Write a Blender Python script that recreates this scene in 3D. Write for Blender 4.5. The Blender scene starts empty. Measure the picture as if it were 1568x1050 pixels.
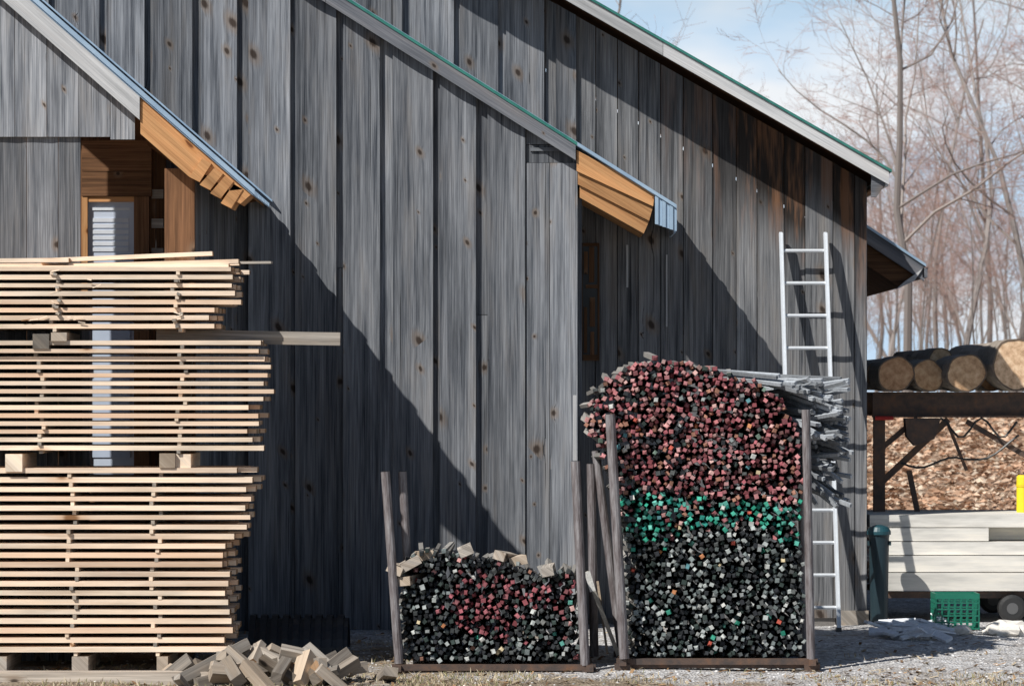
import bpy, math, random
from mathutils import Vector, Matrix, noise
R=random.Random(7)
D=36.0; F=6012.0; H=2.186
def sc(y): return (D+y)/F
def X(px,y): return (px-784)*sc(y)
def Z(py,y): return H-(py-600)*sc(y)
def W(px,py,y): return Vector((X(px,y),y,Z(py,y)))
def clamp(a,b,c): return max(b,min(c,a))
def gz(x,y):
    if y<0: z=0.055*max(y,-12)
    elif y<7: z=0.0
    elif y<31: z=(y-7)*0.072
    else: z=24*.072+.28*(1-math.exp(-(y-31)/12))
    if 7<y<200:
        z+=0.18*noise.noise(Vector((x*0.25,y*0.2,0)))*min(1,(y-7)/6)
    if y<7:
        z+=0.018*noise.noise(Vector((x*1.3,y*1.3,2)))+0.03*noise.noise(Vector((x*.4,y*.4,5)))
    return z
# ---------------------------------------------------------------- materials
class NT:
    def __init__(s,name):
        s.mat=bpy.data.materials.new(name); s.mat.use_nodes=True
        s.t=s.mat.node_tree; s.b=s.t.nodes['Principled BSDF']
    def n(s,typ,**k):
        nd=s.t.nodes.new(typ)
        for a,v in k.items(): setattr(nd,a,v)
        return nd
    def l(s,a,b): s.t.links.new(a,b)
    def put(s,sock,v):
        if isinstance(v,bpy.types.NodeSocket): s.l(v,sock)
        else: sock.default_value=v
    def m(s,op,a,b=0.0,c=0.0,cl=False):
        nd=s.n('ShaderNodeMath',operation=op,use_clamp=cl)
        s.put(nd.inputs[0],a); s.put(nd.inputs[1],b); s.put(nd.inputs[2],c)
        return nd.outputs[0]
    def comb(s,x,y,z=0.0):
        nd=s.n('ShaderNodeCombineXYZ')
        s.put(nd.inputs[0],x);s.put(nd.inputs[1],y);s.put(nd.inputs[2],z)
        return nd.outputs[0]
    def sep(s,v):
        nd=s.n('ShaderNodeSeparateXYZ'); s.l(v,nd.inputs[0]); return nd.outputs
    def noise(s,vec,scale=1.0,detail=4,rough=.6,dist=0.0):
        nd=s.n('ShaderNodeTexNoise'); s.l(vec,nd.inputs['Vector'])
        nd.inputs['Scale'].default_value=scale; nd.inputs['Detail'].default_value=detail
        nd.inputs['Roughness'].default_value=rough; nd.inputs['Distortion'].default_value=dist
        return nd.outputs['Fac']
    def ramp(s,f,stops):
        nd=s.n('ShaderNodeValToRGB'); s.l(f,nd.inputs[0]); e=nd.color_ramp.elements
        while len(e)<len(stops): e.new(.5)
        for i,(p,c) in enumerate(stops):
            e[i].position=p
            e[i].color=(c[0],c[1],c[2],1) if isinstance(c,(tuple,list)) else (c,c,c,1)
        return nd.outputs['Color']
    def mix(s,f,a,b,mode='MIX'):
        nd=s.n('ShaderNodeMix',data_type='RGBA',blend_type=mode)
        s.put(nd.inputs[0],f)
        for i,v in ((6,a),(7,b)):
            if isinstance(v,(tuple,list)): nd.inputs[i].default_value=(v[0],v[1],v[2],1)
            else: s.l(v,nd.inputs[i])
        return nd.outputs[2]
    def sm(s,v,a,b):
        nd=s.n('ShaderNodeMapRange',interpolation_type='SMOOTHSTEP')
        s.put(nd.inputs[0],v); nd.inputs[1].default_value=a; nd.inputs[2].default_value=b
        return nd.outputs[0]
    def bump(s,h,st=.3,d=.01):
        nd=s.n('ShaderNodeBump'); nd.inputs['Strength'].default_value=st; nd.inputs['Distance'].default_value=d
        s.l(h,nd.inputs['Height']); s.l(nd.outputs[0],s.b.inputs['Normal'])
    def out(s,col,rough=.8,metal=0.0,spec=.3):
        s.put(s.b.inputs['Base Color'],col if not isinstance(col,tuple) else (*col,1))
        s.put(s.b.inputs['Roughness'],rough); s.b.inputs['Metallic'].default_value=metal
        s.b.inputs['Specular IOR Level'].default_value=spec
        return s.mat
def wood(name,dark,light,knot=(.035,.025,.02),halo=(.20,.145,.10),kn=.55,stain=0,warm=(.17,.14,.115),warmamt=.35,kscale=(3.0,2.5),spec=.15,bend=.022,kamt=.92,hamt=.5,crk=.8,bv=.55,tint=None,fine=True,ctr=.14):
    t=NT(name)
    uv=t.n('ShaderNodeUVMap').outputs[0]; at=t.n('ShaderNodeAttribute',attribute_name='Col')
    s=t.sep(uv); u,v=s[0],s[1]; c=t.sep(at.outputs['Vector'])
    r,g,b=c[0],c[1],c[2]
    uu=t.m('ADD',u,t.m('MULTIPLY',r,37.0)); vv=t.m('ADD',v,t.m('MULTIPLY',g,53.0))
    vo=t.n('ShaderNodeTexVoronoi',voronoi_dimensions='2D'); vo.inputs['Scale'].default_value=1
    bl=t.noise(t.comb(t.m('MULTIPLY',uu,6),t.m('MULTIPLY',vv,.8),r),1,4,.65)
    t.l(t.comb(t.m('MULTIPLY',uu,kscale[0]),t.m('MULTIPLY',vv,kscale[1])),vo.inputs['Vector'])
    d=vo.outputs['Distance']; vc=t.sep(vo.outputs['Color'])
    on=t.m('GREATER_THAN',vc[0],1-kn)
    size=t.m('MULTIPLY_ADD',t.m('POWER',vc[1],2.0),.10,.025)
    g1=t.noise(t.comb(t.m('MULTIPLY',uu,110),t.m('MULTIPLY',vv,1.6),r),1,3,.7)
    dd=t.m('DIVIDE',t.m('MULTIPLY',d,t.m('MULTIPLY_ADD',g1,1.3,.35)),size)
    kmask=t.m('MULTIPLY',t.m('SUBTRACT',1.0,t.sm(dd,.5,1.2)),on)
    hmask=t.m('MULTIPLY',t.m('SUBTRACT',1.0,t.sm(dd,.9,2.8)),on)
    bn=t.m('MULTIPLY',t.m('MULTIPLY',t.m('SUBTRACT',1.0,t.sm(dd,0.5,4.0)),on),bend)
    ub=t.m('ADD',uu,bn)
    g2=t.noise(t.comb(t.m('MULTIPLY',ub,22),t.m('MULTIPLY',vv,.6),g),1,3,.65)
    gm=t.m('ADD',t.m('MULTIPLY',g1,.5),t.m('MULTIPLY',g2,.5))
    col=t.ramp(gm,[(.5-ctr,dark),(.5,tuple((a*1.05+b2*.95)/2 for a,b2 in zip(dark,light))),(.5+ctr,light)])
    col=t.mix(t.m('MULTIPLY',t.sm(bl,.45,.72),warmamt),col,warm)
    f=t.m('MULTIPLY_ADD',bl,1.7,.15)
    col=t.mix(1.0,col,t.comb(f,f,f),'MULTIPLY')
    if tint: col=t.mix(t.m('MULTIPLY',t.m('MULTIPLY',b,b),tint[3]),col,tint[:3])
    col=t.mix(t.m('MULTIPLY',hmask,hamt),col,halo)
    col=t.mix(t.m('MULTIPLY',kmask,kamt),col,knot)
    if fine:
        crack=t.noise(t.comb(t.m('MULTIPLY',ub,70),t.m('MULTIPLY',vv,.6),t.m('MULTIPLY',g,9)),1,1,.5)
        col=t.mix(t.m('MULTIPLY',t.m('SUBTRACT',1.0,t.sm(crack,.25,.31)),crk),col,tuple(q*.2 for q in dark))
    if stain:
        sn=t.noise(t.comb(t.m('MULTIPLY',uu,7),t.m('MULTIPLY',vv,.6),r),1,4,.65)
        reach=t.m('MULTIPLY_ADD',r,1.0,.25)
        st=t.m('SUBTRACT',1.0,t.sm(t.m('DIVIDE',v,t.m('ADD',reach,t.m('MULTIPLY',sn,.5))),.3,1.15),0)
        st=t.m('MULTIPLY',st,t.m('MULTIPLY',b,stain),0,True)
        col=t.mix(t.m('MULTIPLY',st,.93),col,t.mix(t.sm(sn,.47,.60),(.02,.015,.012),(.17,.085,.045)))
    br=t.m('MULTIPLY_ADD',g,bv,1-bv*.5)
    col=t.mix(1.0,col,t.comb(br,br,br),'MULTIPLY')
    if fine: t.bump(t.noise(t.comb(t.m('MULTIPLY',uu,90),t.m('MULTIPLY',vv,1.5)),1,1,.5),.45,.006)
    return t.out(col,.9,spec=spec)
M={}
M['wall']=wood('weathered_wall_wood',(.05,.058,.072),(.285,.30,.325),kn=.6,warmamt=.45,warm=(.135,.12,.105))
M['wallr']=wood('weathered_wall_wood_stained',(.052,.057,.066),(.29,.295,.305),kn=.5,stain=1.25,warmamt=.55,warm=(.145,.125,.105))
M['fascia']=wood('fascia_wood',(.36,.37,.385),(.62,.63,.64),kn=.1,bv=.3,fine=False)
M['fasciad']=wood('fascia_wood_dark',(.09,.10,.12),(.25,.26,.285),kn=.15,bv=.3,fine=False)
M['fresh']=wood('fresh_timber',(.34,.17,.075),(.60,.34,.16),knot=(.12,.04,.015),halo=(.45,.2,.07),kn=.5,warm=(.42,.18,.07),crk=.3,hamt=.5,fine=False)
M['redwood']=wood('brown_timber',(.07,.038,.022),(.22,.115,.06),kn=.5,warm=(.1,.05,.03),fine=False)
M['lumber']=wood('sawn_lumber',(.78,.60,.44),(.95,.85,.72),knot=(.25,.12,.05),halo=(.68,.42,.24),kn=.3,warm=(.82,.60,.43),warmamt=.5,kscale=(2.0,1.3),bv=.25,tint=(.76,.48,.31,.75),fine=False,ctr=.18,bend=.01)
M['lumberend']=wood('lumber_end',(.24,.14,.07),(.44,.27,.15),kn=.2,fine=False)
M['scrap']=wood('scrap_timber',(.20,.18,.16),(.50,.46,.41),kn=.3,warm=(.36,.28,.20),warmamt=.6,tint=(.56,.41,.27,.45),fine=False)
M['siding']=wood('painted_plank',(.64,.62,.57),(.80,.78,.73),kn=.05,knot=(.5,.45,.4),halo=(.6,.56,.48),warm=(.66,.60,.50),warmamt=.5,bv=.2,fine=False,ctr=.2)
def vc(name,rough=.8,amt=.35,scale=40,metal=0,spec=.3):
    t=NT(name); at=t.n('ShaderNodeAttribute',attribute_name='Col')
    tc=t.n('ShaderNodeTexCoord').outputs['Object']
    n1=t.noise(tc,scale,2,.65)
    f=t.m('MULTIPLY_ADD',n1,amt*2,1-amt)
    col=t.mix(1.0,at.outputs['Color'],t.comb(f,f,f),'MULTIPLY')
    return t.out(col,rough,metal,spec)
M['vc']=vc('painted_surface',.8,.5,50)
M['bark']=vc('bark',.9,.5,14)
M['leaf']=vc('debris',.9,.3,30)
M['plastic']=vc('plastic',.45,.1,8,spec=.5)
M['alum']=vc('aluminium',.42,.12,10,metal=.35,spec=.5)
def twigm():
    t=NT('tree_bark'); at=t.n('ShaderNodeAttribute',attribute_name='Col'); return t.out(at.outputs['Color'],.9)
M['twig']=twigm()
def metal_roof():
    t=NT('blue_metal_roof'); tc=t.n('ShaderNodeTexCoord').outputs['Object']
    n1=t.noise(tc,3,3,.6)
    return t.out(t.ramp(n1,[(.3,(.28,.40,.54)),(.7,(.42,.56,.70))]),.4,.2,.5)
M['roof']=metal_roof()
def greenm():
    t=NT('green_metal_edge'); tc=t.n('ShaderNodeTexCoord').outputs['Object']
    return t.out(t.ramp(t.noise(tc,6),[(.3,(.02,.14,.12)),(.7,(.05,.24,.20))]),.45,.1,.5)
M['green']=greenm()
def rust():
    t=NT('rusty_steel'); tc=t.n('ShaderNodeTexCoord').outputs['Object']
    n1=t.noise(tc,9,4,.7)
    c=t.ramp(n1,[(.35,(.075,.06,.055)),(.55,(.13,.085,.065)),(.7,(.19,.10,.06))])
    return t.out(c,.7,.2,.4)
M['rust']=rust()
def post():
    t=NT('galvanised_post'); tc=t.n('ShaderNodeTexCoord').outputs['Object']
    s=t.sep(tc); n1=t.noise(t.comb(t.m('MULTIPLY',s[0],30),t.m('MULTIPLY',s[1],30),t.m('MULTIPLY',s[2],4)),1,4,.65)
    c=t.ramp(n1,[(.35,(.11,.09,.09)),(.5,(.21,.19,.195)),(.68,(.34,.33,.34))])
    return t.out(c,.6,.25,.4)
M['post']=post()
def ends():
    t=NT('log_end'); uv=t.n('ShaderNodeUVMap').outputs[0]
    ln=t.n('ShaderNodeVectorMath',operation='LENGTH'); t.l(uv,ln.inputs[0])
    n1=t.noise(uv,5,4,.6); n2=t.noise(uv,14,4,.6)
    rr=t.m('ADD',ln.outputs['Value'],t.m('MULTIPLY',n1,.03))
    w=t.m('SINE',t.m('MULTIPLY',rr,520.0))
    f=t.m('ADD',t.m('MULTIPLY',w,.05),n2)
    c=t.ramp(f,[(.3,(.36,.23,.14)),(.5,(.62,.44,.29)),(.7,(.78,.63,.46))])
    at=t.n('ShaderNodeAttribute',attribute_name='Col')
    c=t.mix(1.0,c,at.outputs['Color'],'MULTIPLY')
    return t.out(c,.85)
M['logend']=ends()
def glass():
    t=NT('window_glass'); return t.out((.02,.022,.025),.3,0,.3)
M['glass']=glass()
def groundm():
    t=NT('gravel_ground'); g=t.n('ShaderNodeNewGeometry').outputs['Position']
    s=t.sep(g)
    fine=t.n('ShaderNodeTexVoronoi'); fine.inputs['Scale'].default_value=38; t.l(g,fine.inputs['Vector'])
    fc=t.sep(fine.outputs['Color'])[0]
    n1=t.noise(g,1.1,5,.6); n2=t.noise(g,7,5,.7); n3=t.noise(g,90,2,.6)
    grav=t.ramp(t.m('MULTIPLY_ADD',fc,.6,t.m('MULTIPLY',n3,.4)),[(.15,(.36,.355,.355)),(.5,(.62,.62,.63)),(.85,(.86,.87,.89))])
    mud=t.ramp(n2,[(.35,(.62,.58,.54)),(.6,(1,1,1))])
    grav=t.mix(1.0,grav,mud,'MULTIPLY')
    dirt=t.ramp(n2,[(.3,(.12,.09,.065)),(.55,(.30,.245,.18)),(.75,(.50,.44,.35))])
    lft=t.m('SUBTRACT',1.0,t.sm(s[0],-1.6,2.2))
    nr=t.m('SUBTRACT',1.0,t.sm(s[1],-4.2,-3.2))
    bias=t.m('ADD',t.m('MULTIPLY',lft,.10),t.m('MULTIPLY',nr,.15))
    f=t.sm(t.m('ADD',t.m('ADD',t.m('MULTIPLY',n1,.6),t.m('MULTIPLY',n2,.4)),bias),.54,.66)
    c=t.mix(f,grav,dirt)
    lf=t.n('ShaderNodeTexVoronoi'); lf.inputs['Scale'].default_value=9; t.l(g,lf.inputs['Vector'])
    lc=t.ramp(t.m('MULTIPLY_ADD',t.sep(lf.outputs['Color'])[0],.6,t.m('MULTIPLY',n2,.4)),[(.2,(.20,.12,.08)),(.5,(.42,.28,.19)),(.8,(.58,.43,.32))])
    yy=t.m('ADD',s[1],t.m('MULTIPLY',n1,4.0))
    c=t.mix(t.sm(yy,8.5,10.5),c,lc)
    t.bump(fine.outputs['Distance'],.8,.03)
    return t.out(c,.95,spec=.15)
M['ground']=groundm()
MK=list(M.keys()); MI={k:i for i,k in enumerate(MK)}
# ---------------------------------------------------------------- mesh builder
class MB:
    def __init__(s): s.v=[];s.f=[];s.c=[];s.uv=[];s.m=[]
    def face(s,pts,col,mat,uvs=None):
        b=len(s.v); s.v+= [tuple(p) for p in pts]; n=len(pts)
        s.f.append(tuple(range(b,b+n))); s.m.append(mat)
        s.c+=[col]*n; s.uv+= uvs if uvs else [(0,0)]*n
    def hexa(s,P,col,mat,uvf,mats=None,cols=None):
        Q=[(0,3,2,1),(4,5,6,7),(0,1,5,4),(1,2,6,5),(2,3,7,6),(3,0,4,7)]
        for k,q in enumerate(Q):
            s.face([P[i] for i in q],(cols[k] if cols else col),(mats[k] if mats else mat),[uvf(i) for i in q])
    def box(s,c,size,col=None,mat='vc',rot=None,endmat=None):
        if col is None: col=(R.random(),R.random(),R.random())
        c=Vector(c); hx,hy,hz=[a/2 for a in size]
        L=[Vector(a) for a in ((-hx,-hy,-hz),(hx,-hy,-hz),(hx,hy,-hz),(-hx,hy,-hz),(-hx,-hy,hz),(hx,-hy,hz),(hx,hy,hz),(-hx,hy,hz))]
        ax=max(range(3),key=lambda i:size[i])
        def uvf(i):
            p=L[i]; o=[p[j] for j in range(3) if j!=ax]; return (o[0]+o[1],p[ax])
        P=[c+(rot@p if rot else p) for p in L]
        mats=None
        if endmat:
            mats=[mat]*6
            for k in {0:(3,5),1:(2,4),2:(0,1)}[ax]: mats[k]=endmat
        s.hexa(P,col,mat,uvf,mats)
    def wboard(s,x0,x1,z0,top,y0,y1,mat='wall',col=None,z1=None,cup=0.0):
        if col is None: col=(R.random(),R.random(),R.random())
        if top(x0)<=z0 or top(x1)<=z0: return
        n=9 if cup else 1
        xs=[x0+(x1-x0)*i/n for i in range(n+1)]
        fy=[y0-cup*(2*i/n-1)**2 if n>1 else y0 for i in range(n+1)]
        uvf=lambda p:(p[0]+p[1]*.5,top(p[0])-p[2])
        def fc(pts): s.face(pts,col,mat,[uvf(p) for p in pts])
        for i in range(n):
            a,b=xs[i],xs[i+1]; ya,yb=fy[i],fy[i+1]
            fc([(a,ya,z0),(b,yb,z0),(b,yb,top(b)),(a,ya,top(a))])
            fc([(a,ya,z0),(a,y1,z0),(b,y1,z0),(b,yb,z0)])
            fc([(a,ya,top(a)),(b,yb,top(b)),(b,y1,top(b)),(a,y1,top(a))])
        fc([(x0,y1,z0),(x0,fy[0],z0),(x0,fy[0],top(x0)),(x0,y1,top(x0))])
        fc([(x1,fy[-1],z0),(x1,y1,z0),(x1,y1,top(x1)),(x1,fy[-1],top(x1))])
        fc([(x1,y1,z0),(x0,y1,z0),(x0,y1,top(x0)),(x1,y1,top(x1))])
    def prism(s,pts,y0,y1,col=None,mat='fresh',slope=0.0):
        if col is None: col=(R.random(),R.random(),R.random())
        uvf=lambda p:(p[1]+p[0]*slope,p[0])
        n=len(pts)
        s.face([(x,y0,z) for x,z in pts],col,mat,[uvf(p) for p in pts])
        s.face([(x,y1,z) for x,z in pts[::-1]],col,mat,[uvf(p) for p in pts[::-1]])
        for i in range(n):
            a=pts[i];b=pts[(i+1)%n]
            s.face([(a[0],y0,a[1]),(a[0],y1,a[1]),(b[0],y1,b[1]),(b[0],y0,b[1])],col,mat,[(0,a[0]),(y1-y0,a[0]),(y1-y0,b[0]),(0,b[0])])
    def tube(s,pts,rad,col,mat='vc',n=8,caps=True,cols=None):
        rings=[]
        for i,p in enumerate(pts):
            p=Vector(p); a=Vector(pts[max(i-1,0)]); b=Vector(pts[min(i+1,len(pts)-1)])
            d=(b-a).normalized(); up=Vector((0,0,1)) if abs(d.z)<.9 else Vector((1,0,0))
            e=d.cross(up).normalized(); g=d.cross(e).normalized()
            r=rad[i] if isinstance(rad,(list,tuple)) else rad
            rings.append([p+(e*math.cos(t)+g*math.sin(t))*r for t in [2*math.pi*k/n for k in range(n)]])
        b=len(s.v)
        for rg in rings: s.v+=[tuple(p) for p in rg]
        for i in range(len(rings)-1):
            cc=cols[i] if cols else col
            for k in range(n):
                k2=(k+1)%n
                s.f.append((b+i*n+k,b+i*n+k2,b+(i+1)*n+k2,b+(i+1)*n+k)); s.m.append(mat)
                s.c+=[cc]*4; s.uv+=[(k/n,i),(k2/n,i),(k2/n,i+1),(k/n,i+1)]
        if caps:
            s.face(rings[0][::1],col,mat); s.face(rings[-1][::-1],col,mat)
    def mesh(s,name,smooth=False):
        me=bpy.data.meshes.new(name); me.from_pydata(s.v,[],s.f)
        used=sorted(set(s.m),key=lambda k:MI[k]); ix={k:i for i,k in enumerate(used)}
        for k in used: me.materials.append(M[k])
        me.polygons.foreach_set('material_index',[ix[k] for k in s.m])
        ca=me.color_attributes.new('Col','FLOAT_COLOR','CORNER')
        fl=[]
        for c in s.c: fl+= [c[0],c[1],c[2],1.0]
        ca.data.foreach_set('color',fl)
        ul=me.uv_layers.new(name='UVMap'); fu=[]
        for u in s.uv: fu+=[u[0],u[1]]
        ul.data.foreach_set('uv',fu)
        if smooth: me.polygons.foreach_set('use_smooth',[True]*len(me.polygons))
        me.update(); return me
    def obj(s,name,parent=None,smooth=False,bevel=0):
        o=bpy.data.objects.new(name,s.mesh(name,smooth)); bpy.context.collection.objects.link(o)
        if parent: o.parent=parent
        return o
def empty(name):
    o=bpy.data.objects.new(name,None); bpy.context.collection.objects.link(o); return o
# ---------------------------------------------------------------- ground
def rng(a,b,s):
    o=[];x=a
    while x<b-1e-6: o.append(x); x+=s
    return o
xs=[-900,-300,-150,-80,-40,-20]+rng(-12,-6,1)+rng(-6,8,.14)+rng(8,30,1.2)+[30,45,80,150,300,900]
ys=[-300,-150,-80,-50,-36,-25,-15,-12,-9]+rng(-7,7,.14)+rng(7,60,1.0)+[60,75,100,150,220,400,900,2000]
me=bpy.data.meshes.new('ground')
vs=[(x,y,gz(x,y)) for y in ys for x in xs]; nx=len(xs)
fs=[(j*nx+i,j*nx+i+1,(j+1)*nx+i+1,(j+1)*nx+i) for j in range(len(ys)-1) for i in range(nx-1)]
me.from_pydata(vs,[],fs); me.materials.append(M['ground'])
me.polygons.foreach_set('use_smooth',[True]*len(me.polygons))
o=bpy.data.objects.new('ground',me); bpy.context.collection.objects.link(o)
# ---------------------------------------------------------------- barn
barn=empty('wooden_barn')
def boards(mb,xa,xb,z0,top,y0,y1,w,mat,jit=.25,gap=.004,breaks=.12,stainf=None,wav=.0,cup=0.0):
    x=xa
    while x<xb-.02:
        ww=w*(1+R.uniform(-jit,jit)); x2=min(x+ww,xb)
        col=(R.random(),R.random(),stainf(x)*R.uniform(.5,1.2) if stainf else R.random())
        dy=R.uniform(-wav,wav); cp=cup*R.uniform(.3,1.3)
        if R.random()<breaks:
            zb=z0+(top(x)-z0)*R.uniform(.45,.85)
            mb.wboard(x,x2-gap,z0,lambda q:zb-.003,y0+dy,y1,mat,(R.random(),R.random(),0),cup=cp)
            mb.wboard(x,x2-gap,zb+.003,top,y0+dy,y1,mat,col,cup=cp)
        else: mb.wboard(x,x2-gap,z0,top,y0+dy,y1,mat,col,cup=cp)
        x=x2
YR=1.0; YMF=.3
mA=W(1362,258,YMF); ms=.571
ridge_x=X(150,YR)
def mtop(x):
    return mA.z+ms*(mA.x-x) if x>ridge_x else mA.z+ms*(mA.x-ridge_x)-ms*(ridge_x-x)
mb=MB()
xr1=X(1328,YR); xl=2*ridge_x-xr1
wt=lambda x:mtop(x)-.17
stf=lambda x: clamp((x-X(940,YR))/1.2,0,1)
boards(mb,X(885,YR)-.3,xr1,.06,wt,YR,YR+.025,.245,'wallr',.22,.008,.05,stf,.007,.009)
boards(mb,xl,X(885,YR)-.3,.0,wt,YR,YR+.025,.42,'wall',.1)
def outer(mb,xa,xb,z0,top,y,w0,pitch,brk,lim):
    x=xa
    while x<xb:
        w=w0+R.uniform(-.03,.03); j=R.uniform(-.012,.012); c=(R.random(),R.random(),R.random()); cp=R.uniform(.014,.030)
        if x+j+w>lim: w=lim-x-j
        if w>.08:
            if R.random()<brk:
                zb=R.uniform(2.6,4.4)
                mb.wboard(x+j,x+j+w,z0,lambda q:zb-.004,y,y+.028,'wall',c,cup=cp)
                if top(x)>zb+.2: mb.wboard(x+j,x+j+w,zb+.004,top,y-.003,y+.028,'wall',cup=cp)
            else: mb.wboard(x+j,x+j+w,z0,top,y,y+.028,'wall',c,cup=cp)
        x+=pitch
outer(mb,X(560,YR),X(870,YR),2.5,wt,YR-.032,.36,.445,0,X(882,YR))
def sidewall(mb,x,y0,y1,z0,z1,mat='wall'):
    y=y0
    while y<y1-.01:
        y2=min(y+.24,y1); c=(R.random(),R.random(),R.random())
        P=[(x-.025,y,z0),(x,y,z0),(x,y2-.004,z0),(x-.025,y2-.004,z0)]; P+= [(a,b,z1) for a,b,_ in P]
        mb.hexa(P,c,mat,lambda i:(P[i][0]+P[i][1],-P[i][2])); y=y2
sidewall(mb,xr1,YR+.03,9,.05,wt(xr1)+.0)
boards(mb,xl,xr1,.0,wt,9,9.025,.42,'wall',.1)
mb.box((xr1-.12,YR+.12,.02),(.26,.3,.22),(.2,.2,.2),'scrap')
mb.box((0,YR+.12,-.02),(2*xr1-.6,.2,.2),(.18,.17,.16),'vc')
mb.obj('gable_wall',barn)
rf=MB()
def roofslab(mb,xa,xb,top,y0,y1,th,mat,off=0.0):
    za,zb=top(xa)+off,top(xb)+off
    P=[(xa,y0,za-th),(xb,y0,zb-th),(xb,y1,zb-th),(xa,y1,za-th),(xa,y0,za),(xb,y0,zb),(xb,y1,zb),(xa,y1,za)]
    c=(R.random(),R.random(),R.random())
    mb.hexa(P,c,mat,lambda i:(P[i][1],P[i][0]))
xe=mA.x
roofslab(rf,ridge_x,xe-.01,mtop,YMF+.03,9.5,.06,'redwood',-.03)
roofslab(rf,ridge_x,xe+.02,mtop,YMF-.02,9.5,.025,'green',0)
roofslab(rf,2*ridge_x-xe,ridge_x,mtop,YMF-.02,9.5,.06,'green',0)
y=YMF+.2
while y<9.4:
    roofslab(rf,ridge_x,xe+.02,mtop,y,y+.04,.02,'green',.021); y+=.3
def fasc(mb,xa,xb,top,y0,th,w,mat,off):
    za,zb=top(xa)-off,top(xb)-off
    P=[(xa,y0,za-w),(xb,y0,zb-w),(xb,y0+th,zb-w),(xa,y0+th,za-w),(xa,y0,za),(xb,y0,zb),(xb,y0+th,zb),(xa,y0+th,za)]
    c=(R.random(),R.random(),R.random())
    mb.hexa(P,c,mat,lambda i:(P[i][2]-top(P[i][0])+P[i][1],P[i][0]))
xx=ridge_x
for ln in (2.4,2.9,3.6):
    x2=min(xx+ln,xe); fasc(rf,xx,x2-.004,mtop,YMF,.025,.125,'fascia',.027); xx=x2
fasc(rf,2*ridge_x-xe,ridge_x,mtop,YMF,.025,.13,'fascia',.027)
rf.box((xe-.02,YMF+4.6,mA.z-.10),(.03,9.1,.12),mat='fascia')
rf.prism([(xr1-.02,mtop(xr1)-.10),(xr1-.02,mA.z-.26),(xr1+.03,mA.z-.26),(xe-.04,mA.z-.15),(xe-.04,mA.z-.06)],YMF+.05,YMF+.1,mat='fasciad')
rf.prism([(xr1+.0,mA.z-.17),(xr1,mA.z-.19),(xe-.04,mA.z-.17),(xe-.04,mA.z-.15)],YMF+.1,9.0,mat='redwood')
rf.obj('main_roof',barn)
# mid lean-to
YM=0.0; YMR=-.15
cA=W(1036,316,YMR); csl=.63
ctop=lambda x:cA.z+csl*(cA.x-x)
mw=MB(); cw=lambda x:ctop(x)-.13
xL=X(-60,0); xR=X(885,0)
boards(mw,xL,X(806,0),-.05,cw,0,.02,.437,'wall',.08,.004,.08)
pitch=73/167.
outer(mw,X(527,0)-8*pitch,X(800,0)-.1,-.05,cw,-.032,.355,pitch,.22,X(804,0))
zc=Z(250,0)
mw.wboard(X(806,0),X(842,0)-.005,-.05,lambda q:zc,-.034,.02,'wall',(.3,.75,.2),cup=.005)
mw.wboard(X(842,0),X(884,0),-.05,lambda q:zc,-.038,.02,'wall',(.71,1.2,.2),cup=.008)
boards(mw,X(806,0),xR,zc+.004,cw,-.02,.02,.22,'wall',.1)
fasc(mw,X(812,0),X(880,0),lambda x:zc+.14+.0*x,-.04,.02,.03,'wall',0)
mw.box((xR-.01,.5,1.9),(.03,.97,4.0),(.4,.1,.1),'wall')
mw.box((X(888,0),.03,Z(470,0)),(.035,.05,2.0),(.1,.1,.1),'wall')
mw.box((X(880,-.1),-.1,Z(655,-.1)),(.03,.02,.6),(.5,.9,.1),'fascia')
mw.obj('lean_to_wall',barn)
cr=MB()
roofslab(cr,ridge_x,cA.x+.0,ctop,YMR-.0,YR-.03,.025,'roof',0)
y=YMR+.06
while y<YR-.1:
    roofslab(cr,ridge_x,cA.x,ctop,y,y+.04,.02,'roof',.021); y+=.19
fasc(cr,ridge_x,X(884,YMR),ctop,YMR-.02,.04,.03,'green',-.012)
fasc(cr,X(884,YMR),cA.x,ctop,YMR-.02,.03,.03,'roof',-.012)
xx=ridge_x
for ln in (2.2,2.6,3.1,3.0):
    x2=min(xx+ln,X(882,YMR))
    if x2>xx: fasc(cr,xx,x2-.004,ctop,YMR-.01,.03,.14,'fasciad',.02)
    xx=x2
def pz(px,py,y): v=W(px,py,y); return (v.x,v.z)
yy=YMR+.02
cr.prism([pz(883,262,yy),pz(1000,316,yy),pz(1003,293,yy),pz(883,230,yy)],yy,yy+.05,(.2,.8,.3),'fresh',csl)
cr.prism([pz(885,282,yy),pz(994,338,yy),pz(1000,317,yy),pz(885,263,yy)],yy+.03,yy+.1,(.6,.4,.3),'fresh',csl)
cr.prism([pz(888,302,yy),pz(986,357,yy),pz(994,339,yy),pz(888,283,yy)],yy+.06,YR-.05,(.8,.5,.3),'fresh',csl)
for y in (.25,.6): cr.prism([pz(890,290,yy),pz(990,346,yy),pz(1000,300,yy),pz(890,236,yy)],y,y+.05,mat='redwood')
for k in range(6):
    a=1003+k*5.6
    zt=ctop(X(a,YMR))-.028
    y0=YMR-.01+(k%2)*.014
    cr.prism([(X(a,y0),Z(343+k*2,y0)),(X(a+5.3,y0),Z(344+k*2,y0)),(X(a+5.3,y0),zt-.02),(X(a,y0),zt)],y0,y0+.02,mat='roof')
cr.box((cA.x-.015,(YMR+YR)/2,cA.z-.13),(.015,YR-YMR-.05,.22),mat='roof')
cr.obj('lean_to_roof',barn)
wn=MB()
wy=YR-.03
def rect(mb,a,b,c,d,y,th,mat,col=None):
    p=W(a,d,y);q=W(c,b,y); mb.box(((p.x+q.x)/2,y+th/2,(p.z+q.z)/2),(q.x-p.x,th,q.z-p.z),col,mat)
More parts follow.
